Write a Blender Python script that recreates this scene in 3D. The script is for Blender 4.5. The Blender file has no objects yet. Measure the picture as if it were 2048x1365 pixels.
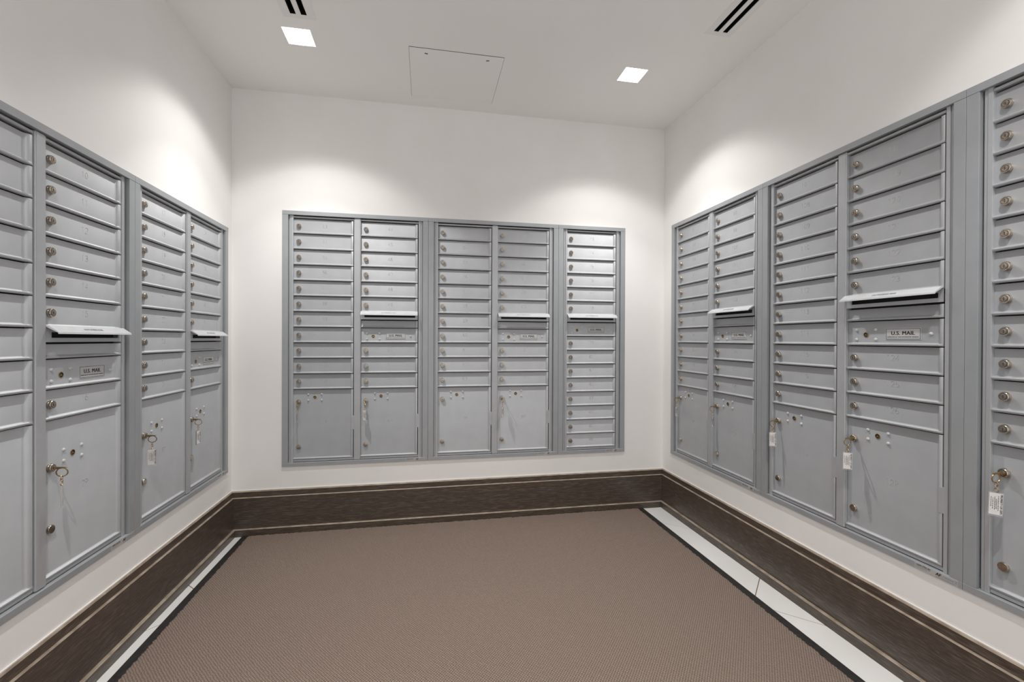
import bpy, bmesh, math, random
from mathutils import Vector, Matrix

random.seed(7)
S = bpy.context.scene
COL = S.collection

# ------------------------------------------------------------------ camera
CAM_Z = 1.0865
F_PX, YAW, PITCH, ROLL = 903.66, 0.18793, -0.00416, 0.00379
cam = bpy.data.cameras.new('camera')
cam.sensor_fit = 'HORIZONTAL'
cam.sensor_width = 36.0
cam.lens = 36.0 * F_PX / 2048.0
cam.clip_start = 0.02
camo = bpy.data.objects.new('camera', cam)
COL.objects.link(camo)
fw = Vector((math.sin(YAW) * math.cos(PITCH), math.cos(YAW) * math.cos(PITCH), math.sin(PITCH)))
rt = Vector((math.cos(YAW), -math.sin(YAW), 0))
up = rt.cross(fw)
rt2 = math.cos(ROLL) * rt + math.sin(ROLL) * up
up2 = -math.sin(ROLL) * rt + math.cos(ROLL) * up
camo.matrix_world = Matrix(((rt2.x, up2.x, -fw.x, 0), (rt2.y, up2.y, -fw.y, 0),
                            (rt2.z, up2.z, -fw.z, CAM_Z), (0, 0, 0, 1)))
S.camera = camo

# ------------------------------------------------------------------ world, exposure
w = bpy.data.worlds.new('world')
S.world = w
w.use_nodes = True
w.node_tree.nodes['Background'].inputs[0].default_value = (1, 0.98, 0.96, 1)
w.node_tree.nodes['Background'].inputs[1].default_value = 0.95
S.view_settings.view_transform = 'Standard'
S.view_settings.look = 'None'
S.view_settings.gamma = 1.0
S.view_settings.use_curve_mapping = False
S.view_settings.exposure = 0.12
SPOT_W = 24.0           # each ceiling downlight
SPOT_ANGLE = 114.0
SPOT_BLEND = 0.05
BEAM = [(56.0, 0.0), (52.0, .13), (48.0, .47), (44.0, .68), (40.0, .85), (36.0, 1.4), (30.0, 2.1), (20.0, 2.4), (0.0, 2.5)]   # angle, relative intensity
LENS_E = 14.0

# ------------------------------------------------------------------ room numbers
XL, XR, YB, YF = -1.0474, 1.5256, 2.72, -0.35
ZC = CAM_Z + 1.3696
TH = 0.2

# ------------------------------------------------------------------ materials
def mat(name, col, rough=0.5, metal=0.0, spec=0.5, emit=None, estr=0.0, alpha=None):
    m = bpy.data.materials.new(name)
    m.use_nodes = True
    b = m.node_tree.nodes['Principled BSDF']
    b.inputs['Base Color'].default_value = (*col, 1)
    b.inputs['Roughness'].default_value = rough
    b.inputs['Metallic'].default_value = metal
    b.inputs['Specular IOR Level'].default_value = spec
    if emit:
        b.inputs['Emission Color'].default_value = (*emit, 1)
        b.inputs['Emission Strength'].default_value = estr
    return m

def noise_mix(m, c1, c2, scale, stretch=(1, 1, 1), detail=4, lo=0.35, hi=0.65, bump=0.0, dist=0.001, nscale=None, distort=0.0):
    nt = m.node_tree
    N, L = nt.nodes, nt.links
    b = N['Principled BSDF']
    tc = N.new('ShaderNodeTexCoord')
    mp = N.new('ShaderNodeMapping')
    mp.inputs['Scale'].default_value = stretch
    L.new(tc.outputs['Object'], mp.inputs['Vector'])
    n = N.new('ShaderNodeTexNoise')
    n.inputs['Scale'].default_value = scale
    n.inputs['Detail'].default_value = detail
    n.inputs['Distortion'].default_value = distort
    L.new(mp.outputs['Vector'], n.inputs['Vector'])
    r = N.new('ShaderNodeValToRGB')
    r.color_ramp.elements[0].position = lo
    r.color_ramp.elements[0].color = (*c1, 1)
    r.color_ramp.elements[1].position = hi
    r.color_ramp.elements[1].color = (*c2, 1)
    L.new(n.outputs['Fac'], r.inputs['Fac'])
    L.new(r.outputs['Color'], b.inputs['Base Color'])
    if bump:
        n2 = N.new('ShaderNodeTexNoise')
        n2.inputs['Scale'].default_value = nscale or scale
        n2.inputs['Detail'].default_value = 3
        L.new(mp.outputs['Vector'], n2.inputs['Vector'])
        bp = N.new('ShaderNodeBump')
        bp.inputs['Strength'].default_value = bump
        bp.inputs['Distance'].default_value = dist
        L.new(n2.outputs['Fac'], bp.inputs['Height'])
        L.new(bp.outputs['Normal'], b.inputs['Normal'])
    return m

M = {}
M['wall'] = noise_mix(mat('wall_paint', (.8, .78, .77), 0.75, spec=0.25), (.875, .862, .848), (.905, .893, .882), 3.0, bump=0.12, dist=0.0015, nscale=35)
M['ceil'] = noise_mix(mat('ceiling_paint', (.8, .79, .78), 0.85, spec=0.2), (.93, .918, .905), (.945, .935, .925), 2.5)
M['steel'] = noise_mix(mat('silver_powder_coat', (.4, .41, .42), 0.58, metal=0.5, spec=0.5), (.488, .503, .524), (.515, .53, .551), 14)
M['trim'] = noise_mix(mat('silver_trim_coat', (.38, .40, .42), 0.52, metal=0.35, spec=0.5), (.38, .40, .42), (.41, .43, .45), 10)
M['flap'] = noise_mix(mat('bright_flap_metal', (.6, .61, .62), 0.3, spec=0.6), (.58, .60, .62), (.64, .65, .67), 30)
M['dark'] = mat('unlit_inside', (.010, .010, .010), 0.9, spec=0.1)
M['gap'] = mat('gap_shade_and_latch', (.05, .052, .055), 0.8, spec=0.2)  # dark grey paints in the shade inside gaps; the latches share it
M['engrave'] = mat('engraved_number', (.60, .61, .62), 0.55, metal=0.4)
M['nickel'] = noise_mix(mat('satin_nickel', (.62, .56, .49), 0.24, metal=1.0), (.36, .31, .26), (.56, .50, .43), 120)
M['nickeldk'] = mat('nickel_groove', (.10, .085, .07), 0.5, metal=0.6)
M['brass'] = noise_mix(mat('brass', (.5, .36, .18), 0.32, metal=1.0), (.36, .25, .12), (.56, .42, .23), 80)
M['brassdk'] = mat('brass_keyway', (.02, .016, .01), 0.6)
M['rivet'] = mat('rivet_white_zinc', (.62, .635, .65), 0.3, spec=0.6)
M['ink'] = mat('black_ink', (.012, .012, .014), 0.6)
M['plate'] = mat('silver_plate', (.56, .57, .57), 0.28, spec=0.6)
M['engraveink'] = mat('flap_lettering', (.25, .27, .30), 0.5)
M['sticker'] = mat('sticker_film', (.46, .45, .44), 0.3)
M['paper'] = noise_mix(mat('tag_paper', (.8, .77, .75), 0.6), (.76, .72, .71), (.82, .79, .78), 90)
M['rubber'] = noise_mix(mat('black_rubber', (.014, .013, .012), 0.65), (.010, .0095, .009), (.022, .020, .018), 60)
M['white'] = mat('white_fixture', (.86, .85, .84), 0.5)
M['grout'] = mat('tan_grout', (.20, .15, .10), 0.9)
M['lens'] = mat('lamp_lens', (.9, .9, .9), 0.4, emit=(1.0, 0.985, 0.965), estr=LENS_E)
M['caulk'] = mat('painted_caulk', (.74, .71, .68), 0.5)
pl = mat('clear_plastic', (.92, .93, .95), 0.08)
pl.node_tree.nodes['Principled BSDF'].inputs['Transmission Weight'].default_value = 0.85
pl.node_tree.nodes['Principled BSDF'].inputs['IOR'].default_value = 1.25
M['plastic'] = pl
M['marble'] = noise_mix(mat('white_marble_tile', (.8, .8, .79), 0.18, spec=0.5), (.76, .75, .73), (.84, .83, .82), 2.2, detail=6, distort=0.8)

def wood(name, stretch):
    m = mat(name, (.06, .045, .035), 0.30, spec=0.6)
    nt = m.node_tree
    N, L = nt.nodes, nt.links
    b = N['Principled BSDF']
    tc = N.new('ShaderNodeTexCoord')
    mp = N.new('ShaderNodeMapping')
    mp.inputs['Scale'].default_value = stretch
    L.new(tc.outputs['Object'], mp.inputs['Vector'])
    big = N.new('ShaderNodeTexNoise')
    big.inputs['Scale'].default_value = 1.7
    big.inputs['Detail'].default_value = 3
    big.inputs['Distortion'].default_value = 1.2
    L.new(mp.outputs['Vector'], big.inputs['Vector'])
    # contour lines of the big noise give cathedral grain
    mul = N.new('ShaderNodeMath'); mul.operation = 'MULTIPLY'; mul.inputs[1].default_value = 16
    L.new(big.outputs['Fac'], mul.inputs[0])
    fr = N.new('ShaderNodeMath'); fr.operation = 'FRACT'
    L.new(mul.outputs[0], fr.inputs[0])
    r1 = N.new('ShaderNodeValToRGB')
    e = r1.color_ramp.elements
    e[0].position, e[0].color = 0.0, (.50, .50, .50, 1)
    e[1].position, e[1].color = 0.22, (0, 0, 0, 1)
    x = r1.color_ramp.elements.new(0.9); x.color = (.0, .0, .0, 1)
    x = r1.color_ramp.elements.new(1.0); x.color = (.5, .5, .5, 1)
    L.new(fr.outputs[0], r1.inputs['Fac'])
    fine = N.new('ShaderNodeTexNoise')
    fine.inputs['Scale'].default_value = 26
    fine.inputs['Detail'].default_value = 5
    L.new(mp.outputs['Vector'], fine.inputs['Vector'])
    r2 = N.new('ShaderNodeValToRGB')
    r2.color_ramp.elements[0].position = 0.48
    r2.color_ramp.elements[0].color = (0, 0, 0, 1)
    r2.color_ramp.elements[1].position = 0.85
    r2.color_ramp.elements[1].color = (.75, .75, .75, 1)
    L.new(fine.outputs['Fac'], r2.inputs['Fac'])
    brk = N.new('ShaderNodeMath'); brk.operation = 'MULTIPLY'
    L.new(r1.outputs['Color'], brk.inputs[0]); L.new(fine.outputs['Fac'], brk.inputs[1])
    add = N.new('ShaderNodeMath'); add.operation = 'ADD'; add.use_clamp = True
    L.new(brk.outputs[0], add.inputs[0]); L.new(r2.outputs['Color'], add.inputs[1])
    mx = N.new('ShaderNodeMix'); mx.data_type = 'RGBA'
    mx.inputs['A'].default_value = (.064, .047, .036, 1)
    mx.inputs['B'].default_value = (.215, .18, .15, 1)
    L.new(add.outputs[0], mx.inputs['Factor'])
    L.new(mx.outputs['Result'], b.inputs['Base Color'])
    bp = N.new('ShaderNodeBump'); bp.inputs['Strength'].default_value = 0.15; bp.inputs['Distance'].default_value = 0.0006
    L.new(fine.outputs['Fac'], bp.inputs['Height']); L.new(bp.outputs['Normal'], b.inputs['Normal'])
    return m
M['wood_x'] = wood('dark_oak_along_x', (0.8, 13, 13))
M['wood_y'] = wood('dark_oak_along_y', (13, 0.8, 13))
M['wood_lit'] = noise_mix(mat('lit_oak_ledge', (.3, .25, .2), 0.4), (.26, .20, .15), (.42, .35, .28), 20)  # paler oak: light falling on the ledge tops, put into the colour

def carpet():
    m = mat('brown_ribbed_carpet', (.2, .15, .13), 0.95, spec=0.1)
    nt = m.node_tree
    N, L = nt.nodes, nt.links
    b = N['Principled BSDF']
    tc = N.new('ShaderNodeTexCoord')
    sp = N.new('ShaderNodeSeparateXYZ')
    nz = N.new('ShaderNodeTexNoise'); nz.inputs['Scale'].default_value = 90; nz.inputs['Detail'].default_value = 2
    L.new(tc.outputs['Object'], nz.inputs['Vector'])
    L.new(tc.outputs['Object'], sp.inputs[0])
    def sine(out, period, jitter):
        a = N.new('ShaderNodeMath'); a.operation = 'MULTIPLY'; a.inputs[1].default_value = 2 * math.pi / period
        L.new(out, a.inputs[0])
        j = N.new('ShaderNodeMath'); j.operation = 'MULTIPLY_ADD'; j.inputs[1].default_value = jitter
        L.new(nz.outputs['Fac'], j.inputs[0]); L.new(a.outputs[0], j.inputs[2])
        s = N.new('ShaderNodeMath'); s.operation = 'SINE'
        L.new(j.outputs[0], s.inputs[0])
        return s.outputs[0]
    sx, sy = sine(sp.outputs['X'], 0.0098, 4.0), sine(sp.outputs['Y'], 0.0120, 3.2)
    pr = N.new('ShaderNodeMath'); pr.operation = 'MULTIPLY'
    L.new(sx, pr.inputs[0]); L.new(sy, pr.inputs[1])
    fz = N.new('ShaderNodeTexNoise'); fz.inputs['Scale'].default_value = 420; fz.inputs['Detail'].default_value = 2
    L.new(tc.outputs['Object'], fz.inputs['Vector'])
    hs = N.new('ShaderNodeMath'); hs.operation = 'MULTIPLY_ADD'; hs.inputs[1].default_value = 1.9
    L.new(fz.outputs['Fac'], hs.inputs[0]); L.new(pr.outputs[0], hs.inputs[2])
    mr = N.new('ShaderNodeMapRange')
    mr.inputs['From Min'].default_value = -0.2; mr.inputs['From Max'].default_value = 1.95
    L.new(hs.outputs[0], mr.inputs['Value'])
    rp = N.new('ShaderNodeValToRGB')
    e = rp.color_ramp.elements
    e[0].position, e[0].color = 0.0, (.115, .080, .062, 1)
    e[1].position, e[1].color = 1.0, (.345, .272, .228, 1)
    L.new(mr.outputs['Result'], rp.inputs['Fac'])
    L.new(rp.outputs['Color'], b.inputs['Base Color'])
    bp = N.new('ShaderNodeBump'); bp.inputs['Strength'].default_value = 0.55; bp.inputs['Distance'].default_value = 0.003
    L.new(hs.outputs[0], bp.inputs['Height']); L.new(bp.outputs['Normal'], b.inputs['Normal'])
    return m
M['carpet'] = carpet()

# ------------------------------------------------------------------ mesh helpers
def new_mesh(name, verts, faces, mats, fmat=None, smooth=False):
    me = bpy.data.meshes.new(name)
    me.from_pydata(verts, [], faces)
    for k in mats:
        me.materials.append(M[k])
    if fmat:
        me.polygons.foreach_set('material_index', fmat)
    if smooth:
        me.polygons.foreach_set('use_smooth', [True] * len(me.polygons))
    me.update()
    return me

def obj(name, me, parent=None, loc=(0, 0, 0), rot=(0, 0, 0)):
    o = bpy.data.objects.new(name, me)
    COL.objects.link(o)
    if parent:
        o.parent = parent
    o.location = loc
    o.rotation_euler = rot
    return o

def tag(o, label, cat, group=None):
    o['label'] = label
    o['category'] = cat
    if group:
        o['group'] = group
    return o

def struct(o):
    o['kind'] = 'structure'
    return o

class MB:
    """collects simple shapes into one mesh"""
    def __init__(s):
        s.v, s.f, s.m = [], [], []
    def quad_faces(s, base, faces, mi=0):
        for f in faces:
            s.f.append([base + i for i in f]); s.m.append(mi)
    def box(s, x0, x1, y0, y1, z0, z1, mi=0):
        b = len(s.v)
        s.v += [(x0, y0, z0), (x1, y0, z0), (x1, y1, z0), (x0, y1, z0), (x0, y0, z1), (x1, y0, z1), (x1, y1, z1), (x0, y1, z1)]
        s.quad_faces(b, [(0, 3, 2, 1), (4, 5, 6, 7), (0, 1, 5, 4), (1, 2, 6, 5), (2, 3, 7, 6), (3, 0, 4, 7)], mi)
        return s
    def lathe(s, prof, n=20, centre=(0, 0, 0), mis=None):
        """prof: list of (r, y) from back to front, axis -y"""
        b = len(s.v)
        cx, cy, cz = centre
        rings = []
        for r, y in prof:
            if r < 1e-6:
                s.v.append((cx, cy + y, cz)); rings.append([len(s.v) - 1])
            else:
                st = len(s.v)
                for i in range(n):
                    a = 2 * math.pi * i / n
                    s.v.append((cx + r * math.cos(a), cy + y, cz + r * math.sin(a)))
                rings.append(list(range(st, st + n)))
        for k in range(len(rings) - 1):
            A, B = rings[k], rings[k + 1]
            mi = mis[k] if mis else 0
            for i in range(n):
                j = (i + 1) % n
                if len(B) == 1:
                    s.f.append([A[i], A[j], B[0]])
                elif len(A) == 1:
                    s.f.append([A[0], B[j], B[i]])
                else:
                    s.f.append([A[i], A[j], B[j], B[i]])
                s.m.append(mi)
        return s
    def tube(s, pts, r, n=8, closed=False, mi=0):
        pts = [Vector(p) for p in pts]
        k = len(pts)
        rings = []
        prev = None
        for i, p in enumerate(pts):
            if closed:
                d = pts[(i + 1) % k] - pts[i - 1]
            else:
                d = pts[min(i + 1, k - 1)] - pts[max(i - 1, 0)]
            d.normalize()
            ref = prev if prev is not None else (Vector((0, 0, 1)) if abs(d.z) < .9 else Vector((1, 0, 0)))
            a = (ref - d * ref.dot(d)).normalized()
            prev = a
            c = d.cross(a)
            st = len(s.v)
            for q in range(n):
                t = 2 * math.pi * q / n
                s.v.append(tuple(p + a * (r * math.cos(t)) + c * (r * math.sin(t))))
            rings.append(list(range(st, st + n)))
        m = k if closed else k - 1
        for i in range(m):
            A, B = rings[i], rings[(i + 1) % k]
            for q in range(n):
                s.f.append([A[q], A[(q + 1) % n], B[(q + 1) % n], B[q]]); s.m.append(mi)
        if not closed:
            s.f.append(list(reversed(rings[0]))); s.m.append(mi)
            s.f.append(rings[-1]); s.m.append(mi)
        return s
    def prism(s, poly, x0, x1, mi=0):
        """poly of (y,z) extruded along x"""
        b = len(s.v); n = len(poly)
        for x in (x0, x1):
            s.v += [(x, y, z) for y, z in poly]
        for i in range(n):
            j = (i + 1) % n
            s.f.append([b + i, b + j, b + n + j, b + n + i]); s.m.append(mi)
        s.f.append([b + i for i in reversed(range(n))]); s.m.append(mi)
        s.f.append([b + n + i for i in range(n)]); s.m.append(mi)
        return s
    def mesh(s, name, mats, smooth=False):
        me = new_mesh(name, s.v, s.f, mats, s.m)
        bm = bmesh.new(); bm.from_mesh(me)
        bmesh.ops.recalc_face_normals(bm, faces=bm.faces)
        bm.to_mesh(me); bm.free()
        if smooth:
            me.polygons.foreach_set('use_smooth', [True] * len(me.polygons))
            me.set_sharp_from_angle(angle=math.radians(35))
        return me

def bevel(me, w, seg=2, angle=30):
    bm = bmesh.new(); bm.from_mesh(me)
    ed = [e for e in bm.edges if len(e.link_faces) == 2 and e.calc_face_angle(0) > math.radians(angle)]
    bmesh.ops.bevel(bm, geom=ed, offset=w, segments=seg, affect='EDGES', clamp_overlap=True)
    bm.to_mesh(me); bm.free()
    return me

def slab_with_holes(name, a0, a1, b0, b1, d0, d1, holes, place, mats):
    """slab over (a,b), depth d0..d1, rectangular through-holes; place(a,b,d)->xyz"""
    As = sorted({a0, a1, *[h[0] for h in holes], *[h[1] for h in holes]})
    Bs = sorted({b0, b1, *[h[2] for h in holes], *[h[3] for h in holes]})
    def solid(i, j):
        if i < 0 or j < 0 or i >= len(As) - 1 or j >= len(Bs) - 1:
            return False
        ca, cb = (As[i] + As[i + 1]) / 2, (Bs[j] + Bs[j + 1]) / 2
        return not any(h[0] < ca < h[1] and h[2] < cb < h[3] for h in holes)
    vid, V, Fc = {}, [], []
    def v(i, j, k):
        if (i, j, k) not in vid:
            vid[(i, j, k)] = len(V)
            V.append(place(As[i], Bs[j], (d0, d1)[k]))
        return vid[(i, j, k)]
    for i in range(len(As) - 1):
        for j in range(len(Bs) - 1):
            if not solid(i, j):
                continue
            Fc.append([v(i, j, 0), v(i + 1, j, 0), v(i + 1, j + 1, 0), v(i, j + 1, 0)])
            Fc.append([v(i, j, 1), v(i, j + 1, 1), v(i + 1, j + 1, 1), v(i + 1, j, 1)])
            for di, dj, p, q in ((-1, 0, (i, j), (i, j + 1)), (1, 0, (i + 1, j), (i + 1, j + 1)),
                                 (0, -1, (i, j), (i + 1, j)), (0, 1, (i, j + 1), (i + 1, j + 1))):
                if not solid(i + di, j + dj):
                    Fc.append([v(*p, 0), v(*q, 0), v(*q, 1), v(*p, 1)])
    me = new_mesh(name, V, Fc, mats)
    bm = bmesh.new(); bm.from_mesh(me)
    bmesh.ops.recalc_face_normals(bm, faces=bm.faces)
    bm.to_mesh(me); bm.free()
    return me

# ------------------------------------------------------------------ unit layout
# each: wall, left-edge position along the wall, width, z bottom, height, columns
BZ, BH = CAM_Z - 0.7198, 1.4346
LZ, LH = CAM_Z - 0.7219, 1.3120
RZ, RH = CAM_Z - 0.7174, 1.4387
HOLE_IN = 0.016

def place_back(a, b, d):  return (a, YB + d, b)
def place_left(a, b, d):  return (XL - d, a, b)
def place_right(a, b, d): return (XR + d, a, b)
def place_front(a, b, d): return (a, YF - d, b)

hb = [(-0.790 + HOLE_IN, 1.2546 - HOLE_IN, BZ + HOLE_IN, BZ + BH - HOLE_IN)]
hl = [(1.0745 + HOLE_IN, 2.663 - HOLE_IN, LZ + HOLE_IN, LZ + LH - HOLE_IN)]
hr = [(0.235 + HOLE_IN, 2.616 - HOLE_IN, RZ + HOLE_IN, RZ + RH - HOLE_IN)]

def closed_back(me, a0, a1, b0, b1, place):
    # solid layer behind the niche that holds the mailbox units
    bm = bmesh.new(); bm.from_mesh(me)
    vs = [bm.verts.new(place(a, b, d)) for d in (TH, TH + .05) for a, b in ((a0, b0), (a1, b0), (a1, b1), (a0, b1))]
    for f in ((0, 1, 2, 3), (4, 7, 6, 5), (0, 4, 5, 1), (1, 5, 6, 2), (2, 6, 7, 3), (3, 7, 4, 0)):
        bm.faces.new([vs[i] for i in f])
    bmesh.ops.recalc_face_normals(bm, faces=bm.faces)
    bm.to_mesh(me); bm.free()
    return me
struct(obj('wall_back', closed_back(slab_with_holes('wall_back', XL - TH, XR + TH, 0, ZC + .2, 0, TH, hb, place_back, ['wall']), XL - TH, XR + TH, 0, ZC + .2, place_back)))
struct(obj('wall_left', closed_back(slab_with_holes('wall_left', YF, YB, 0, ZC + .2, 0, TH, hl, place_left, ['wall']), YF, YB, 0, ZC + .2, place_left)))
struct(obj('wall_right', closed_back(slab_with_holes('wall_right', YF, YB, 0, ZC + .2, 0, TH, hr, place_right, ['wall']), YF, YB, 0, ZC + .2, place_right)))
# ceiling with cut-outs
LIGHTS = [(-0.571, 2.205), (1.045, 2.190), (-0.571, 0.565), (1.045, 0.565)]
LS = 0.0595
VENTS = [(-0.5985, -0.4670, 1.47, 2.0715), (1.2170, 1.3426, 1.227, 1.8275)]
PANEL = (-0.0845, 0.3722, 2.1715, 2.6125)
ch = [(x - LS, x + LS, y - LS, y + LS) for x, y in LIGHTS]
ch += [(a + .012, b - .012, c + .012, d - .012) for a, b, c, d in VENTS]
ch += [PANEL]
ceil = slab_with_holes('ceiling', XL, XR, YF - 1.4, YB, 0, .2, ch, lambda a, b, d: (a, b, ZC + d), ['ceil'])  # unseen overhang past the open front, added to block high outside light
struct(obj('ceiling', ceil))

# ------------------------------------------------------------------ floor with diagonal marble tiles
fl = MB(); fl.box(XL, XR, YF, YB, -0.1, -0.002)
floor = struct(obj('floor', fl.mesh('floor', ['grout'])))
T, T1 = 0.885, 1.30
SQ = math.sqrt(2)
def clip(poly, ax, val, keep_less):
    out = []
    n = len(poly)
    for i in range(n):
        p, q = poly[i], poly[(i + 1) % n]
        ip = p[ax] <= val if keep_less else p[ax] >= val
        iq = q[ax] <= val if keep_less else q[ax] >= val
        if ip:
            out.append(p)
        if ip != iq:
            t = (val - p[ax]) / (q[ax] - p[ax])
            out.append((p[0] + t * (q[0] - p[0]), p[1] + t * (q[1] - p[1])))
    return out
g = 0.0026
for i in range(-9, 6):
    for j in range(-9, 9):
        s0, s1 = 2.9575 + i * T + g, 2.9575 + (i + 1) * T - g      # x + y
        d0, d1 = -0.310 + j * T1 + g, -0.310 + (j + 1) * T1 - g      # x - y
        pts = [((s + d) / 2, (s - d) / 2) for s, d in ((s0, d0), (s0, d1), (s1, d1), (s1, d0))]
        for ax, val, less in ((0, XL, False), (0, XR, True), (1, YF, False), (1, YB, True)):
            pts = clip(pts, ax, val, less)
            if len(pts) < 3:
                break
        if len(pts) < 3:
            continue
        ar = 0.5 * abs(sum(pts[k][0] * pts[(k + 1) % len(pts)][1] - pts[(k + 1) % len(pts)][0] * pts[k][1] for k in range(len(pts))))
        if ar < 2e-4:
            continue
        n = len(pts)
        V = [(x, y, -0.012) for x, y in pts] + [(x, y, 0.0) for x, y in pts]
        Fc = [list(range(n, 2 * n)), list(reversed(range(n)))] + [[k, (k + 1) % n, n + (k + 1) % n, n + k] for k in range(n)]
        mb = MB(); mb.v = V; mb.f = Fc; mb.m = [0] * len(Fc)
        obj('tile', mb.mesh('tile', ['marble']), floor)

# ------------------------------------------------------------------ baseboards (stepped oak)
def base_profile():
    # (out, z): cap, upper band, ledge, main board, shoe
    return [(0, 0), (.029, 0), (.029, .037), (.026, .0405), (.017, .0405), (.017, .207), (.0145, .2100), (.009, .2100),
            (.009, .238), (.006, .2435), (0, .2435)]
def baseboard(name, fn, t0, t1, mats, miter0, miter1):
    P = base_profile(); n = len(P)
    V = []
    for t, mt in ((t0, miter0), (t1, miter1)):
        for o_, z in P:
            V.append(fn(t + mt * o_, o_, z))
    Fc, fm = [], []
    edge = {2, 3, 5, 6, 8, 9}  # ledge tops and chamfers, given the painted-in lit tone
    for i in range(n):
        j = (i + 1) % n
        Fc.append([i, j, n + j, n + i]); fm.append(1 if i in edge else 0)
    Fc += [list(reversed(range(n))), list(range(n, 2 * n))]; fm += [0, 0]
    mb = MB(); mb.v, mb.f, mb.m = V, Fc, fm
    return struct(obj(name, mb.mesh(name, mats)))
baseboard('baseboard_back', lambda t, o_, z: (t, YB - o_, z), XL, XR, ['wood_x', 'wood_lit'], 1, -1)
baseboard('baseboard_left', lambda t, o_, z: (XL + o_, t, z), YF, YB, ['wood_y', 'wood_lit'], 0, -1)
baseboard('baseboard_right', lambda t, o_, z: (XR - o_, t, z), YF, YB, ['wood_y', 'wood_lit'], 0, -1)
# paint line along the top of the baseboard
for nm, bx in (('trim_1', (XL, XR, YB - .0045, YB, .2435, .2465)), ('trim_2', (XL, XL + .0045, YF, YB - .0045, .2435, .2465)),
               ('trim_3', (XR - .0045, XR, YF, YB - .0045, .2435, .2465))):
    mb = MB(); mb.box(*bx); struct(obj(nm, mb.mesh(nm, ['caulk'])))

# ------------------------------------------------------------------ floor mat
MX0, MX1, MY0, MY1 = -0.986, 1.376, -0.30, 2.688
mat_e = bpy.data.objects.new('floor_mat', None); COL.objects.link(mat_e)
tag(mat_e, 'large brown ribbed mat with black rubber side borders on the tile floor', 'mat')
# pile: slab with slightly ragged edges
def pile():
    x0, x1, y0, y1 = MX0 + .036, MX1 - .041, MY0 + .0, MY1
    ring = []
    def run(p, q, n, amp):
        for i in range(n):
            t = i / n
            x = p[0] + (q[0] - p[0]) * t; y = p[1] + (q[1] - p[1]) * t
            dx, dy = q[0] - p[0], q[1] - p[1]; l = math.hypot(dx, dy)
            k = amp * (random.random() - .5)
            ring.append((x - dy / l * k, y + dx / l * k))
    run((x0, y0), (x1, y0), 40, .004)
    run((x1, y0), (x1, y1), 460, .006)
    run((x1, y1), (x0, y1), 300, .008)
    run((x0, y1), (x0, y0), 460, .006)
    n = len(ring)
    cx, cy = (x0 + x1) / 2, (y0 + y1) / 2
    ins = [(x + (.006 if x < cx else -.006) * (abs(x - cx) > (x1 - x0) / 2 - .02), y + (.006 if y < cy else -.006) * (abs(y - cy) > (y1 - y0) / 2 - .02)) for x, y in ring]
    V = [(x, y, .002) for x, y in ring] + [(x, y, .0050) for x, y in ring] + [(x, y, .0068) for x, y in ins]
    Fc = []
    for i in range(n):
        j = (i + 1) % n
        Fc.append([i, j, n + j, n + i]); Fc.append([n + i, n + j, 2 * n + j, 2 * n + i])
    Fc.append([2 * n + i for i in range(n)]); Fc.append(list(reversed(range(n))))
    return new_mesh('pile', V, Fc, ['carpet'])
obj('pile', pile(), mat_e)
for a, b, sgn in ((MX0, MX0 + .040, 1), (MX1 - .045, MX1, -1)):
    mb = MB()
    o0, o1 = (a, b) if sgn > 0 else (b, a)
    mb.v = []
    prof = [(o0, 0), (o0 + sgn * .003, .003), (o1, .0042), (o1, 0)]
    n = 4
    for y in (MY0, MY1 + .004):
        mb.v += [(x, y, z) for x, z in prof]
    for i in range(n):
        j = (i + 1) % n
        mb.f.append([i, j, n + j, n + i]); mb.m.append(0)
    mb.f += [[3, 2, 1, 0], [4, 5, 6, 7]]; mb.m += [0, 0]
    obj('rubber_border', mb.mesh('rubber_border', ['rubber']), mat_e)
mb = MB(); mb.box(MX0 + .03, MX1 - .03, MY0, MY1 - .004, 0, .003)
obj('backing', mb.mesh('backing', ['rubber']), mat_e)

# ------------------------------------------------------------------ text helpers
FONT_CACHE = {}
def text_mesh(txt, size, mk, offset=0.0, extrude=0.0002, shear=0.0, spacing=1.0, bold=0.0):
    key = (txt, size, mk, offset, shear)
    if key in FONT_CACHE:
        return FONT_CACHE[key]
    cu = bpy.data.curves.new('txt', 'FONT')
    cu.body = txt
    cu.size = size
    cu.align_x = 'CENTER'; cu.align_y = 'CENTER'
    cu.extrude = extrude
    cu.offset = offset
    cu.shear = shear
    cu.space_character = spacing
    cu.resolution_u = 3
    o = bpy.data.objects.new('txt', cu)
    COL.objects.link(o)
    dg = bpy.context.evaluated_depsgraph_get()
    me = bpy.data.meshes.new_from_object(o.evaluated_get(dg))
    bpy.data.objects.remove(o)
    bpy.data.curves.remove(cu)
    if bold:
        bm = bmesh.new()
        for dx in (-bold, 0.0, bold):
            t_ = me.copy()
            t_.transform(Matrix.Translation((dx, 0, abs(dx) * .02)))
            bm.from_mesh(t_)
            bpy.data.meshes.remove(t_)
        bm.to_mesh(me); bm.free()
    me.materials.clear(); me.materials.append(M[mk])
    FONT_CACHE[key] = me
    return me

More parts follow.
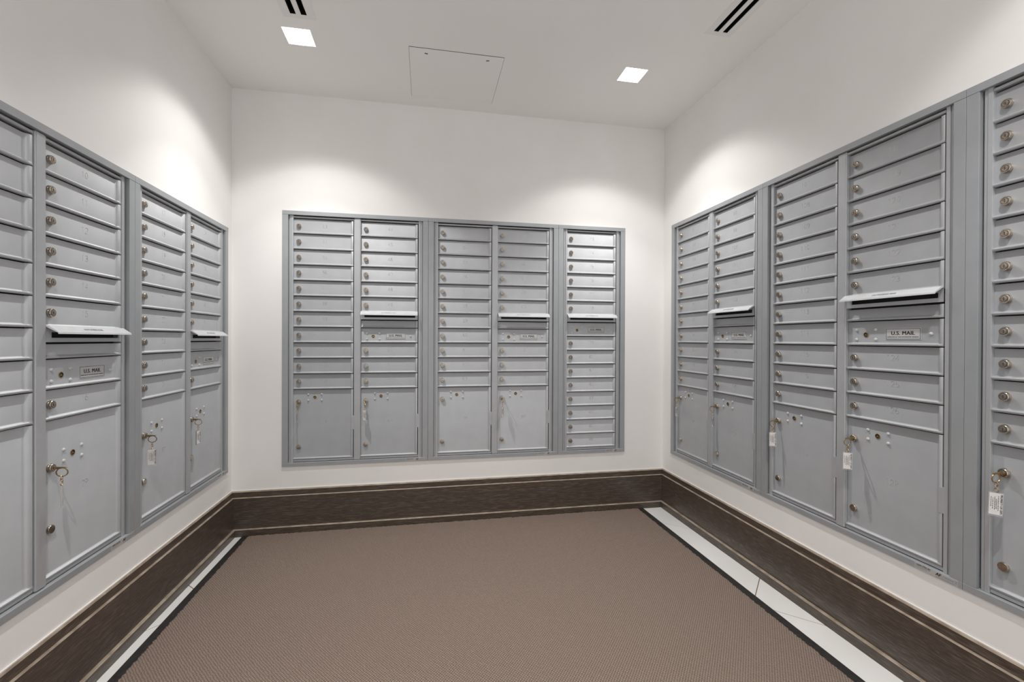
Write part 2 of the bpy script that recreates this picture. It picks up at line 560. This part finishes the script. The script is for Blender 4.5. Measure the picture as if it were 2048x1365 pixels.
def arc(cx, cy, rx, ry, a0, a1, n=10):
    return [(cx + rx * math.cos(math.radians(a0 + (a1 - a0) * i / n)), cy + ry * math.sin(math.radians(a0 + (a1 - a0) * i / n))) for i in range(n + 1)]
GL = {   # single-stroke glyphs, box 0..0.6 x 0..1
    '0': [arc(.3, .5, .28, .5, 0, 360, 18)],
    '1': [[(.12, .82), (.32, 1), (.32, 0)]],
    '2': [arc(.3, .72, .28, .28, 165, -30, 10) + [(.02, 0), (.6, 0)]],
    '3': [arc(.28, .75, .26, .25, 150, -90, 10) + arc(.28, .26, .30, .26, 90, -150, 12)],
    '4': [[(.45, 0), (.45, 1), (.0, .32), (.6, .32)]],
    '5': [[(.55, 1), (.1, 1), (.06, .56)] + arc(.28, .32, .30, .32, 120, -150, 12)],
    '6': [[(.5, .95)] + arc(.36, .5, .34, .48, 100, 180, 6) + arc(.3, .29, .28, .29, 180, 540, 16)],
    '7': [[(.0, 1), (.58, 1), (.2, 0)]],
    '8': [arc(.3, .75, .24, .25, 0, 360, 14), arc(.3, .25, .29, .25, 0, 360, 14)],
    '9': [[(.1, .05)] + arc(.24, .5, .34, .48, -80, 0, 6) + arc(.3, .71, .28, .29, 0, 360, 16)],
    'P': [[(.05, 0), (.05, 1), (.3, 1)] + arc(.3, .74, .27, .26, 90, -90, 8) + [(.05, .48)]],
}
def number_mesh(txt, h=.0185, sw=.0012):
    mb = MB()
    x = -len(txt) * h * .82 / 2
    for c in txt:
        for pl_ in GL[c]:
            for i in range(len(pl_) - 1):
                p = Vector((x + h * .1 + pl_[i][0] * h, pl_[i][1] * h - h / 2)); q = Vector((x + h * .1 + pl_[i + 1][0] * h, pl_[i + 1][1] * h - h / 2))
                d = (q - p)
                if d.length < 1e-7:
                    continue
                d.normalize()
                nrm = Vector((-d.y, d.x)) * sw / 2
                e = d * sw * .3
                c4 = [p - e + nrm, q + e + nrm, q + e - nrm, p - e - nrm]
                b = len(mb.v)
                mb.v += [(v.x, -.00035, v.y) for v in c4] + [(v.x, .0004, v.y) for v in c4]
                mb.quad_faces(b, [(0, 1, 2, 3), (0, 4, 5, 1), (1, 5, 6, 2), (2, 6, 7, 3), (3, 7, 4, 0)])
        x += h * .82
    return new_mesh('number', mb.v, mb.f, ['engrave'])

# ------------------------------------------------------------------ shared hardware meshes
def lock_mesh():
    mb = MB()
    mb.lathe([(.0128, 0), (.0128, -.0035), (.0122, -.0045), (.0118, -.0045), (.0118, -.0085), (.0108, -.0098),
              (.0086, -.0098), (.0083, -.0090), (.0077, -.0090), (.0074, -.0102), (.0045, -.0104), (.0042, -.0100), (0, -.0100)],
             20, mis=[0, 0, 0, 0, 0, 0, 1, 1, 1, 0, 1, 0])
    mb.box(-.0009, .0009, -.0104, -.0095, -.0042, .0042, 1)
    return mb.mesh('lock', ['nickel', 'nickeldk'], True)
def cap_mesh():
    mb = MB()
    mb.lathe([(.0125, 0), (.0125, -.005), (.0115, -.0065), (.0, -.0072)], 20)
    return mb.mesh('cap', ['nickel'], True)
def arrow_mesh():
    mb = MB()
    mb.lathe([(.0094, 0), (.0094, -.0010), (.0084, -.0016), (.0072, -.0016), (.0068, -.0005), (0, -.0005)], 18, mis=[0, 0, 0, 1, 1])
    mb.box(-.0048, .0048, -.0010, .0, -.0026, -.0006, 0)
    mb.box(-.0016, .0016, -.0010, .0, -.0007, .0030, 0)
    return mb.mesh('arrow', ['brass', 'brassdk'], True)
def rivet_mesh():
    mb = MB()
    mb.lathe([(.0052, 0), (.0052, -.0010), (.0044, -.0030), (.0024, -.0042), (0, -.0046)], 12)
    return mb.mesh('rivet', ['rivet'], True)
LOCK, CAP, ARROW, RIVET = lock_mesh(), cap_mesh(), arrow_mesh(), rivet_mesh()

DEEP = 0.0135        # recess of a door face behind the wall plane
LIP = 0.0096         # how far its bottom lip and hinge edge stand forward
DOORS = {}
def door_mesh(wd, h):
    key = (round(wd, 4), round(h, 4))
    if key in DOORS:
        return DOORS[key]
    us = [0, .0012, wd - .0165, wd - .0135, wd - .0105, wd - .001, wd]
    fu = [.001, 0, 0, LIP * .35, LIP * .85, LIP, LIP - .0008]
    zs = [0, .0010, .0052, .0066, .0085, .012, h - .0012, h]
    fz = [LIP - .0010, LIP, LIP, LIP * .72, LIP * .15, 0, 0, -.001]
    V, Fc = [], []
    nu, nz = len(us), len(zs)
    for j in range(nz):
        for i in range(nu):
            f = max(fu[i] if i > 1 else 0, fz[j] if fz[j] > 0 else 0)
            if i == 0: f -= .0008
            if j == nz - 1: f -= .0008
            V.append((us[i], -f, zs[j]))
    for j in range(nz - 1):
        for i in range(nu - 1):
            Fc.append([j * nu + i, j * nu + i + 1, (j + 1) * nu + i + 1, (j + 1) * nu + i])
    # skirt to the back
    rim = [i for i in range(nu)] + [j * nu + nu - 1 for j in range(1, nz)] + [(nz - 1) * nu + i for i in range(nu - 2, -1, -1)] + [j * nu for j in range(nz - 2, 0, -1)]
    b = len(V)
    for r in rim:
        V.append((V[r][0], .004, V[r][2]))
    k = len(rim)
    for i in range(k):
        j = (i + 1) % k
        Fc.append([rim[i], b + i, b + j, rim[j]])
    Fc.append([b + i for i in range(k)])
    me = new_mesh('door', V, Fc, ['steel'])
    bm = bmesh.new(); bm.from_mesh(me); bmesh.ops.recalc_face_normals(bm, faces=bm.faces); bm.to_mesh(me); bm.free()
    me.polygons.foreach_set('use_smooth', [True] * len(me.polygons))
    me.set_sharp_from_angle(angle=math.radians(50))
    DOORS[key] = me
    return me

P_ = 0.0880
TXT_MAIL = text_mesh('U.S. MAIL', .0175, 'ink', bold=.00055, spacing=1.06)
TXT_APP = text_mesh('APPROVED BY THE POSTMASTER GENERAL', .0052, 'ink')
TXT_OUT = text_mesh('OUTGOING MAIL', .0105, 'engraveink', shear=.25)
TXT_AF = text_mesh('AF', .0125, 'ink', bold=.0004, shear=.2)
TXT_FL = text_mesh('LORENCE', .0095, 'engraveink', spacing=1.05)
TXT_STD = text_mesh('USPS STD-4C', .0072, 'ink')
TEXT_ROT = (math.pi / 2, 0, 0)

def make_number(txt, parent, u, z):
    obj('number', number_mesh(txt), parent, (u, 0, z))

def standard_door(root, u, zl, h, wd, num):
    """zl: centre of the bottom lip above the unit's base"""
    d = obj('door', door_mesh(wd, h), root, (u, DEEP, zl - .003))
    obj('lock', LOCK, d, (.0267, 0, h * .50 + .001))
    make_number(num, d, wd * .51, h * .54 + .002)
    return d

def parcel_door(root, u, zl, h, wd, num, low):
    d = obj('parcel_door', door_mesh(wd, h), root, (u, DEEP, zl - .003))
    b = zl - .003
    zk, zcap, za = (.3608, .1055, .3855) if not low else (.3464, .1702, .3709)
    obj('lock', LOCK, d, (.0267, 0, zk - b))
    obj('cap', CAP, d, (.0264, 0, zcap - b))
    obj('arrow_lock', ARROW, d, (.1128, 0, za - b))
    for du in (-.0352, .0362):
        for dz in (-.0168, .0162):
            obj('rivet', RIVET, d, (.1128 + du, 0, za + dz - b))
    make_number(num, d, wd * .51, (.240 if not low else .263) - b)
    if not low:
        mb = MB(); mb.box(wd - .0105, wd + .0105, -LIP - .0005, -.001, .1965 - b, .276 - b)
        obj('hinge_tab', bevel(mb.mesh('hinge_tab', ['steel']), .0012), d)
    return d

def mail_panel(root, u, zl, h, wd):
    d = obj('service_panel', door_mesh(wd, h), root, (u, DEEP, zl - .003))
    zc = .0382
    for uu, dz in ((.0322, .0168), (.0322, -.0168), (.1030, .0168), (.1030, -.0168), (.2790, .001)):
        obj('rivet', RIVET, d, (uu, 0, zc + dz))
    obj('arrow_lock', ARROW, d, (.0680, 0, zc))
    mb = MB()
    pw, ph = .1125, .0385
    mb.box(0, pw, -.0012, .0, 0, ph, 0)
    t = .0011
    for bx in ((.002, pw - .002, .002, .002 + t), (.002, pw - .002, ph - .002 - t, ph - .002), (.002, .002 + t, .002, ph - .002), (pw - .002 - t, pw - .002, .002, ph - .002)):
        mb.box(bx[0], bx[1], -.0015, -.0011, bx[2], bx[3], 1)
    p = obj('name_plate', mb.mesh('name_plate', ['plate', 'ink']), d, (.1385, 0, zc - .0180))
    obj('lettering', TXT_MAIL, d, (.1385 + pw / 2, -.0013, zc + .0035), TEXT_ROT)
    obj('lettering', TXT_APP, d, (.1385 + pw / 2, -.0013, zc - .0090), TEXT_ROT)
    return d

def slot_parts(root, u, ztop, wd, half):
    """ztop: lip centre above the slot; plate with the letter slot, flap hood, blank panel below"""
    hz = P_ / 2
    z0, z1 = ztop - hz, ztop - .004
    me = slab_with_holes('slot_plate', 0, wd, 0, z1 - z0, 0, .003,
                         [(.020, wd - .014, .0125, .0285)], lambda a, b, d: (a, d, b), ['steel'])
    obj('slot_plate', me, root, (u, .0035, z0))
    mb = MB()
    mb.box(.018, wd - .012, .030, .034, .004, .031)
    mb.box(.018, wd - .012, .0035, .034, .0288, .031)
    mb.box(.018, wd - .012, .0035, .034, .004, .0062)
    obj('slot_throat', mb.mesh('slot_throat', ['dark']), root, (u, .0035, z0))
    # hood: thin plate leaning out, with a folded front edge
    th = .0026
    poly = [(.003, .0015), (.003, -.0015), (-.0255, -.0175), (-.0270, -.0215), (-.0292, -.0212), (-.0280, -.0160), (-.004, .0015)]
    mb = MB(); mb.prism(poly, 0, wd)
    fl_ = obj('flap', mb.mesh('flap', ['flap']), root, (u, 0, ztop + .001))
    ang = math.atan2(.024, .0175)        # plate lean
    obj('lettering', TXT_OUT, fl_, (wd / 2 - .005, -.0168, -.0072), (math.atan2(.0175, .024), 0, 0))
    if not half:
        zlow = ztop - P_
        obj('blank_panel', door_mesh(wd, hz - .003), root, (u, DEEP, zlow - .003))

def trim_piece(root, x0, x1, z0, z1, rx0, rx1, rz0, rz1, y0=-.0055):
    """flange lying on the wall plus the return that turns into the opening"""
    mb = MB(); mb.box(x0, x1, y0, -.0004, z0, z1); mb.box(rx0, rx1, y0 + .0002, .010, rz0, rz1)
    obj('trim', bevel(mb.mesh('trim', ['trim']), .0004, 1), root)

def mailbox_unit(label, loc, rz, W, H, cols, single=False, low=False):
    root = bpy.data.objects.new('mailbox_unit', None); COL.objects.link(root)
    root.location = loc; root.rotation_euler = (0, 0, rz)
    tag(root, label, 'mailbox', 'wall mailbox units')
    e = .0006
    # sheet-metal body set into the wall
    mb = MB()
    k = HOLE_IN + .003
    mb.box(k, W - k, .030, .12, k, H - k)
    obj('body', mb.mesh('body', ['gap']), root)  # dark colour stands in for shade between the doors
    # trim around the opening
    tv = .0315
    tb, tt = .0205, .0225
    kk = HOLE_IN + .0012
    trim_piece(root, e, tv, tb, H - tt, kk, tv - .0001, tb + .0001, H - tt - .0001)
    trim_piece(root, W - tv, W - e, tb, H - tt, W - tv + .0001, W - kk, tb + .0001, H - tt - .0001)
    trim_piece(root, e, W - e, H - tt + .0004, H, kk, W - kk, H - tt + .0005, H - kk, -.0062)
    trim_piece(root, e, W - e, 0, tb - .0004, kk, W - kk, kk, tb - .0005, -.0062)
    ztop = H - .0346
    # stepped jambs
    def jamb(x0, x1, flip):
        wdt = x1 - x0
        prof = [(0, .030), (0, .012), (.22, .012), (.22, .006), (.48, .006), (.48, .0085), (.56, .0085), (.56, .0035), (.97, .0035), (1, .006), (1, .030)]
        mb = MB(); n = len(prof)
        for z in (tb, H - tt):
            for f, y in prof:
                x = x1 - f * wdt if flip else x0 + f * wdt
                mb.v.append((x, y, z))
        for i in range(n):
            j = (i + 1) % n
            mb.f.append([i, j, n + j, n + i]); mb.m.append(0)
        mb.f += [list(range(n)), list(range(n, 2 * n))]; mb.m += [0, 0]
        obj('jamb', mb.mesh('jamb', ['steel']), root)
    dl = .057 if not single else .0596
    jamb(tv, dl, False)
    jamb(W - .057, W - tv, True)
    if single:
        wd = W - .057 - dl - .004
        us = [dl]
    else:
        st = .038
        wd = (W - .114 - st) / 2 - .004
        us = [dl, dl + wd + .004 + st]
        mb = MB(); mb.box(dl + wd + .0042, dl + wd + .004 + st - .0008, .0005, .030, .0215, H - tt - .001)
        obj('stile', bevel(mb.mesh('stile', ['steel']), .0035, 3), root)
    # header and sill (rolled strips above the first and below the last door)
    for u in us:
        mb = MB(); mb.box(u - .0005, u + wd + .0038, .0045, .030, ztop - .001, H - tt - .0055)
        obj('header', bevel(mb.mesh('header', ['steel']), .0012, 2), root)
        mb = MB(); mb.box(u - .0005, u + wd + .0038, .0070, .030, tb + .0022, .0335)
        obj('sill', bevel(mb.mesh('sill', ['steel']), .0012, 2), root)
    # columns
    first = ztop - .0852
    for ci, (u, spec) in enumerate(zip(us, cols)):
        z = ztop + .003          # lip centre of the row above
        for it in spec:
            kind = it[0]
            if kind == 'd':
                zl = (first if abs(z - ztop - .003) < 1e-6 else z - P_)
                standard_door(root, u, zl, z - zl - .0036 - (.003 if zl == first else 0), wd, it[1])
                z = zl
            elif kind == 's':
                slot_parts(root, u, z, wd, it[1])
                z -= P_ / 2 if it[1] else P_
            elif kind == 'm':
                zl = z - P_
                mail_panel(root, u, zl, P_ - .0036, wd)
                z = zl
            elif kind == 'p':
                zl = .0385
                parcel_door(root, u, zl, z - zl - .0036, wd, it[1], low)
                z = zl
    # maker's sticker on the lower trim
    mb = MB(); mb.box(0, .118, -.0066, -.0060, .0008, .0192)
    stk = obj('sticker', mb.mesh('sticker', ['sticker']), root, (W - .129, 0, 0))
    obj('lettering', TXT_STD, stk, (.026, -.0068, .0140), TEXT_ROT)
    mb = MB()
    for z, a, b in ((.0085, .004, .044), (.0055, .004, .036), (.0042, .060, .114), (.0024, .060, .108)):
        mb.box(a, b, -.0068, -.0064, z, z + .0009)
    obj('fine_print', mb.mesh('fine_print', ['engraveink']), stk)
    obj('lettering', TXT_AF, stk, (.067, -.0068, .0115), TEXT_ROT)
    obj('lettering', TXT_FL, stk, (.0955, -.0068, .0110), TEXT_ROT)
    return root, us, wd

def rng(a, b): return [('d', str(i)) for i in range(a, b + 1)]
def std_pair(n, pa, pb):
    return [rng(n, n + 10) + [('p', pa)], rng(n + 11, n + 16) + [('s', False), ('m',)] + rng(n + 17, n + 19) + [('p', pb)]]
def low_pair(n, pa, pb):
    return [rng(n, n + 8) + [('p', pa)], rng(n + 9, n + 14) + [('s', False), ('m',)] + rng(n + 15, n + 15) + [('p', pb)]]

UN = {}
UN['L1'] = mailbox_unit('low mailbox unit on the left wall nearest the camera, numbers 1 to 16',
                        (XL, 1.8746 - .800, LZ), math.pi / 2, .800, LH, low_pair(1, '1P', '2P'), low=True)
UN['L2'] = mailbox_unit('low mailbox unit on the left wall beside the corner, numbers 17 to 32',
                        (XL, 1.8746, LZ), math.pi / 2, .7885, LH, low_pair(17, '3P', '4P'), low=True)
UN['B1'] = mailbox_unit('left mailbox unit of the three on the back wall, numbers 33 to 52',
                        (-.790, YB, BZ), 0, .8018, BH, std_pair(33, '5P', '6P'))
UN['B2'] = mailbox_unit('middle mailbox unit of the three on the back wall, numbers 53 to 72',
                        (.0118, YB, BZ), 0, .7985, BH, std_pair(53, '7P', '8P'))
UN['B3'] = mailbox_unit('narrow single-column mailbox unit without parcel door on the back wall, numbers 73 to 86',
                        (.8103, YB, BZ), 0, .4443, BH, [rng(73, 78) + [('s', True), ('m',)] + rng(79, 86)], single=True)
UN['R1'] = mailbox_unit('tall mailbox unit on the right wall beside the corner, numbers 87 to 106',
                        (XR, 2.616, RZ), -math.pi / 2, .785, RH, std_pair(87, '9P', '10P'))
UN['R2'] = mailbox_unit('tall mailbox unit in the middle of the right wall, numbers 107 to 126',
                        (XR, 1.831, RZ), -math.pi / 2, .798, RH, std_pair(107, '11P', '12P'))
UN['R3'] = mailbox_unit('tall mailbox unit nearest the camera on the right wall, cut by the picture edge',
                        (XR, 1.033, RZ), -math.pi / 2, .798, RH, std_pair(127, '13P', '14P'))

# ------------------------------------------------------------------ keys with tags
def key_meshes():
    mb = MB()
    # blade
    prof = [(-.0107, .0035), (-.024, .0026), (-.038, .0016), (-.044, .0006), (-.044, -.0008), (-.036, -.0016), (-.024, -.0040), (-.0107, -.0040)]
    mb.prism(prof, -.0009, .0009)
    # bow: flat ring standing in the vertical plane
    c = (-.0310, -.0132)
    n = 22
    b = len(mb.v)
    for x in (-.0011, .0011):
        for ro, rz_ in ((.0156, .0136), (.0130, .0110)):
            for i in range(n):
                a = 2 * math.pi * i / n
                mb.v.append((x, c[0] + ro * math.cos(a), c[1] + rz_ * math.sin(a)))
    def vi(s, r, i): return b + s * 2 * n + r * n + (i % n)
    for i in range(n):
        mb.f += [[vi(0, 0, i), vi(0, 0, i + 1), vi(0, 1, i + 1), vi(0, 1, i)],
                 [vi(1, 0, i), vi(1, 1, i), vi(1, 1, i + 1), vi(1, 0, i + 1)],
                 [vi(0, 0, i), vi(1, 0, i), vi(1, 0, i + 1), vi(0, 0, i + 1)],
                 [vi(0, 1, i), vi(0, 1, i + 1), vi(1, 1, i + 1), vi(1, 1, i)]]
        mb.m += [0] * 4
    key = mb.mesh('key', ['brass'], True)
    # swivel links
    mb = MB()
    def ring(cy, cz, rx, rz_, plane, r=.0010):
        pts = []
        for i in range(14):
            a = 2 * math.pi * i / 14
            if plane == 'x':
                pts.append((rx * math.cos(a), cy, cz + rz_ * math.sin(a)))
            else:
                pts.append((0, cy + rx * math.cos(a), cz + rz_ * math.sin(a)))
        mb.tube(pts, r, 6, True)
    ring(-.0300, -.0290, .0042, .0056, 'x')
    ring(-.0300, -.0375, .0034, .0044, 'y')
    ring(-.0300, -.0455, .0048, .0052, 'x')
    ch_ = mb.mesh('chain', ['brass'], True)
    # tag: origin at its top centre
    mb = MB()
    tw, thh, tt = .0300, .0660, .0016
    mb.box(-tw / 2, tw / 2, -tt, tt, -thh, 0)
    holder = bevel(mb.mesh('tag_holder', ['plastic']), .0012, 2)
    mb = MB()
    mb.box(-.0128, .0128, -.00195, -.00165, -.0610, -.0030)
    mb.box(-.0128, .0128, .00165, .00195, -.0610, -.0030)
    paper = mb.mesh('paper', ['paper'])
    return key, ch_, holder, paper
KEY, CHAIN, HOLDER, PAPER = key_meshes()
TXT_PROP = text_mesh('PROPERTY OF USPS', .0060, 'ink', bold=.0002)
TXT_PM = text_mesh('POSTMASTER', .0046, 'ink')
def lines_mesh():
    mb = MB()
    rnd = random.Random(3)
    for x, a, b in ((.0040, -.050, -.010), (-.0030, -.048, -.012), (-.0065, -.046, -.016), (-.0098, -.040, -.014)):
        z = a
        while z < b:
            l = rnd.uniform(.002, .006)
            mb.box(x, x + .0011, -.00215, -.0019, z, min(z + l, b))
            z += l + rnd.uniform(.0010, .0018)
    return mb.mesh('fine_print', ['ink'])
LINES = lines_mesh()

def key(label, unit, col, low, yaw, swing=0.0):
    root, us, wd = UN[unit]
    zk = .3464 if low else .3608
    e = bpy.data.objects.new('key_with_tag', None); COL.objects.link(e)
    rz = root.rotation_euler.z
    e.rotation_euler = (0, 0, rz)
    Mz = Matrix.Rotation(rz, 4, 'Z')
    e.location = Vector(root.location) + (Mz @ Vector((us[col] + .0267, DEEP, zk)))
    tag(e, label, 'key', 'keys left in the parcel locks')
    obj('key', KEY, e)
    obj('chain', CHAIN, e)
    t = obj('tag', HOLDER, e, (0, -.0300, -.0500), (0, swing, yaw - rz))
    obj('paper', PAPER, t)
    obj('lettering', TXT_PROP, t, (.0098, -.0020, -.0320), (math.pi / 2, math.pi / 2, 0))
    obj('lettering', TXT_PM, t, (.0004, -.0020, -.0320), (math.pi / 2, math.pi / 2, 0))
    obj('fine_print', LINES, t)
R = math.radians
# yaw: direction the tag face (-y local) is turned, 0 = facing the camera side squarely
key('brass key in parcel lock 2P on the left wall, clear tag edge-on', 'L1', 1, True, R(135))
key('brass key in parcel lock 3P on the left wall, paper tag facing out', 'L2', 0, True, R(10))
key('brass key in parcel lock 4P beside the left corner, narrow tag', 'L2', 1, True, R(80))
key('brass key in parcel lock 5P on the back wall, tag edge-on', 'B1', 0, False, R(-68))
key('brass key in parcel lock 6P on the back wall, paper tag half turned', 'B1', 1, False, R(-30))
key('brass key in parcel lock 8P on the back wall, narrow white tag', 'B2', 1, False, R(58))
key('brass key in parcel lock 9P beside the right corner, narrow tag', 'R1', 0, False, R(30))
key('brass key in parcel lock 10P on the right wall, tag half turned', 'R1', 1, False, R(38))
key('brass key in parcel lock 11P on the right wall, paper tag facing out', 'R2', 0, False, R(-30))
key('brass key in parcel lock 12P on the right wall, paper tag with print', 'R2', 1, False, R(-40))
key('brass key nearest the right picture edge, large printed paper tag', 'R3', 0, False, R(-50), 0.03)

# ------------------------------------------------------------------ recessed downlights
def downlight(x, y, label):
    e = bpy.data.objects.new('ceiling_light', None); COL.objects.link(e)
    e.location = (x, y, ZC)
    tag(e, label, 'ceiling light', 'square recessed ceiling lights')
    s = LS - .0008
    s2 = .046
    d = .048
    mb = MB()
    # flared square reflector, open below
    o_ = [(-s, -s), (s, -s), (s, s), (-s, s)]
    i_ = [(-s2, -s2), (s2, -s2), (s2, s2), (-s2, s2)]
    mb.v = [(a, b, .0005) for a, b in o_] + [(a, b, d) for a, b in i_] + [(a, b, d + .004) for a, b in o_] + [(a, b, .0005) for a, b in o_]
    for i in range(4):
        j = (i + 1) % 4
        mb.f += [[i, j, 4 + j, 4 + i], [4 + i, 4 + j, 8 + j, 8 + i], [8 + i, 8 + j, 12 + j, 12 + i]]; mb.m += [0, 0, 0]
    obj('reflector', new_mesh('reflector', mb.v, mb.f, ['white']), e)
    mb = MB(); mb.box(-s2, s2, -s2, s2, d - .001, d + .003)
    obj('lens', mb.mesh('lens', ['lens']), e)
    li = bpy.data.lights.new('downlight_lamp', 'SPOT')
    li.energy = SPOT_W
    li.color = (1.0, 0.975, 0.945)
    li.spot_size = R(SPOT_ANGLE); li.spot_blend = SPOT_BLEND
    li.shadow_soft_size = 0.016
    # photometric curve of the lamp: intensity against the angle from its axis
    li.use_nodes = True
    nt = li.node_tree
    em = nt.nodes['Emission']
    tc = nt.nodes.new('ShaderNodeTexCoord')
    sp = nt.nodes.new('ShaderNodeSeparateXYZ')
    nt.links.new(tc.outputs['Normal'], sp.inputs[0])
    ab = nt.nodes.new('ShaderNodeMath'); ab.operation = 'ABSOLUTE'
    nt.links.new(sp.outputs['Z'], ab.inputs[0])
    cr = nt.nodes.new('ShaderNodeValToRGB')
    el = cr.color_ramp.elements
    for k_, (an, va) in enumerate(BEAM):
        pos, val = math.cos(R(an)), va / 4.0
        if k_ == 0:
            el[0].position, el[0].color = pos, (val, val, val, 1)
        elif k_ == len(BEAM) - 1:
            el[len(el) - 1].position, el[len(el) - 1].color = pos, (val, val, val, 1)
        else:
            q = el.new(pos); q.color = (val, val, val, 1)
    nt.links.new(ab.outputs[0], cr.inputs['Fac'])
    mu = nt.nodes.new('ShaderNodeMath'); mu.operation = 'MULTIPLY'; mu.inputs[1].default_value = 4.0
    nt.links.new(cr.outputs['Color'], mu.inputs[0])
    nt.links.new(mu.outputs[0], em.inputs['Strength'])
    lo = bpy.data.objects.new('lamp', li); COL.objects.link(lo)
    lo.parent = e; lo.location = (0, 0, d - .014)
downlight(*LIGHTS[0], 'lit square recessed ceiling light beside the left air slot')
downlight(*LIGHTS[1], 'lit square recessed ceiling light near the far right corner')
downlight(*LIGHTS[2], 'square recessed ceiling light above the camera on the left side')
downlight(*LIGHTS[3], 'square recessed ceiling light above the camera on the right side')

# ------------------------------------------------------------------ linear slot diffusers
def diffuser(x0, x1, y0, y1, label):
    e = bpy.data.objects.new('slot_diffuser', None); COL.objects.link(e)
    e.location = ((x0 + x1) / 2, (y0 + y1) / 2, ZC)
    tag(e, label, 'air vent', 'ceiling slot diffusers')
    hw, hl_ = (x1 - x0) / 2, (y1 - y0) / 2
    sw = .0232
    c1, c2 = -hw + .0330 + sw / 2, hw - .0330 - sw / 2 + .0035
    c1, c2 = -.0217, .0217
    holes = [(c - sw / 2, c + sw / 2, -hl_ + .022, hl_ - .022) for c in (c1, c2)]
    obj('frame', slab_with_holes('frame', -hw, hw, -hl_, hl_, -.0022, .0, holes, lambda a, b, d: (a, b, d), ['white']), e)
    mb = MB()
    L_ = hl_ - .016
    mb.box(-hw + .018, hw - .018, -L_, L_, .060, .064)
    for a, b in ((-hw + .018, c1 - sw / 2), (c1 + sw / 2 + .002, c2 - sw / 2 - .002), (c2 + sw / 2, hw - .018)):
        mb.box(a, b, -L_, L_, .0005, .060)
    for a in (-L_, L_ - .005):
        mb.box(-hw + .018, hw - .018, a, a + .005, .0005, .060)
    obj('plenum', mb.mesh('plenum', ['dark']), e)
    for c in (c1, c2):
        mb = MB()
        n = 4
        yy = hl_ - .028
        prof = [(c + .004, .016), (c + .0052, .0165), (c - .003, .034), (c - .0042, .0335)]
        for y in (-yy, yy):
            mb.v += [(x, y, z) for x, z in prof]
        for i in range(n):
            j = (i + 1) % n
            mb.f.append([i, j, n + j, n + i]); mb.m.append(0)
        mb.f += [[3, 2, 1, 0], [4, 5, 6, 7]]; mb.m += [0, 0]
        obj('vane', mb.mesh('vane', ['steel']), e)
diffuser(*VENTS[0], 'white two-slot ceiling air diffuser above the left ceiling light')
diffuser(*VENTS[1], 'white two-slot ceiling air diffuser near the right wall')

# ------------------------------------------------------------------ ceiling access panel
e = bpy.data.objects.new('access_panel', None); COL.objects.link(e)
e.location = ((PANEL[0] + PANEL[1]) / 2, (PANEL[2] + PANEL[3]) / 2, ZC)
tag(e, 'square painted access panel flush in the ceiling between the lights', 'access panel')
pw, ph = (PANEL[1] - PANEL[0]) / 2, (PANEL[3] - PANEL[2]) / 2
mb = MB(); mb.box(-pw + .0013, pw - .0013, -ph + .0058, ph - .0004, .0004, .0014)
obj('door', mb.mesh('panel_door', ['ceil']), e)
mb = MB(); mb.box(-pw + .0005, pw - .0005, -ph + .0005, ph - .0005, .060, .07)
obj('backing', mb.mesh('panel_gap_shade', ['gap']), e)  # dark sheet added above the panel so its edge gap looks shaded
for x, a in ((-.147, .15), (.150, -.25)):
    mb = MB(); mb.box(-.0075, .0075, -.003, .003, -.0006, .001)
    obj('latch', bevel(mb.mesh('latch', ['gap']), .0005, 1), e, (x, -ph + .042, 0), (0, 0, a))
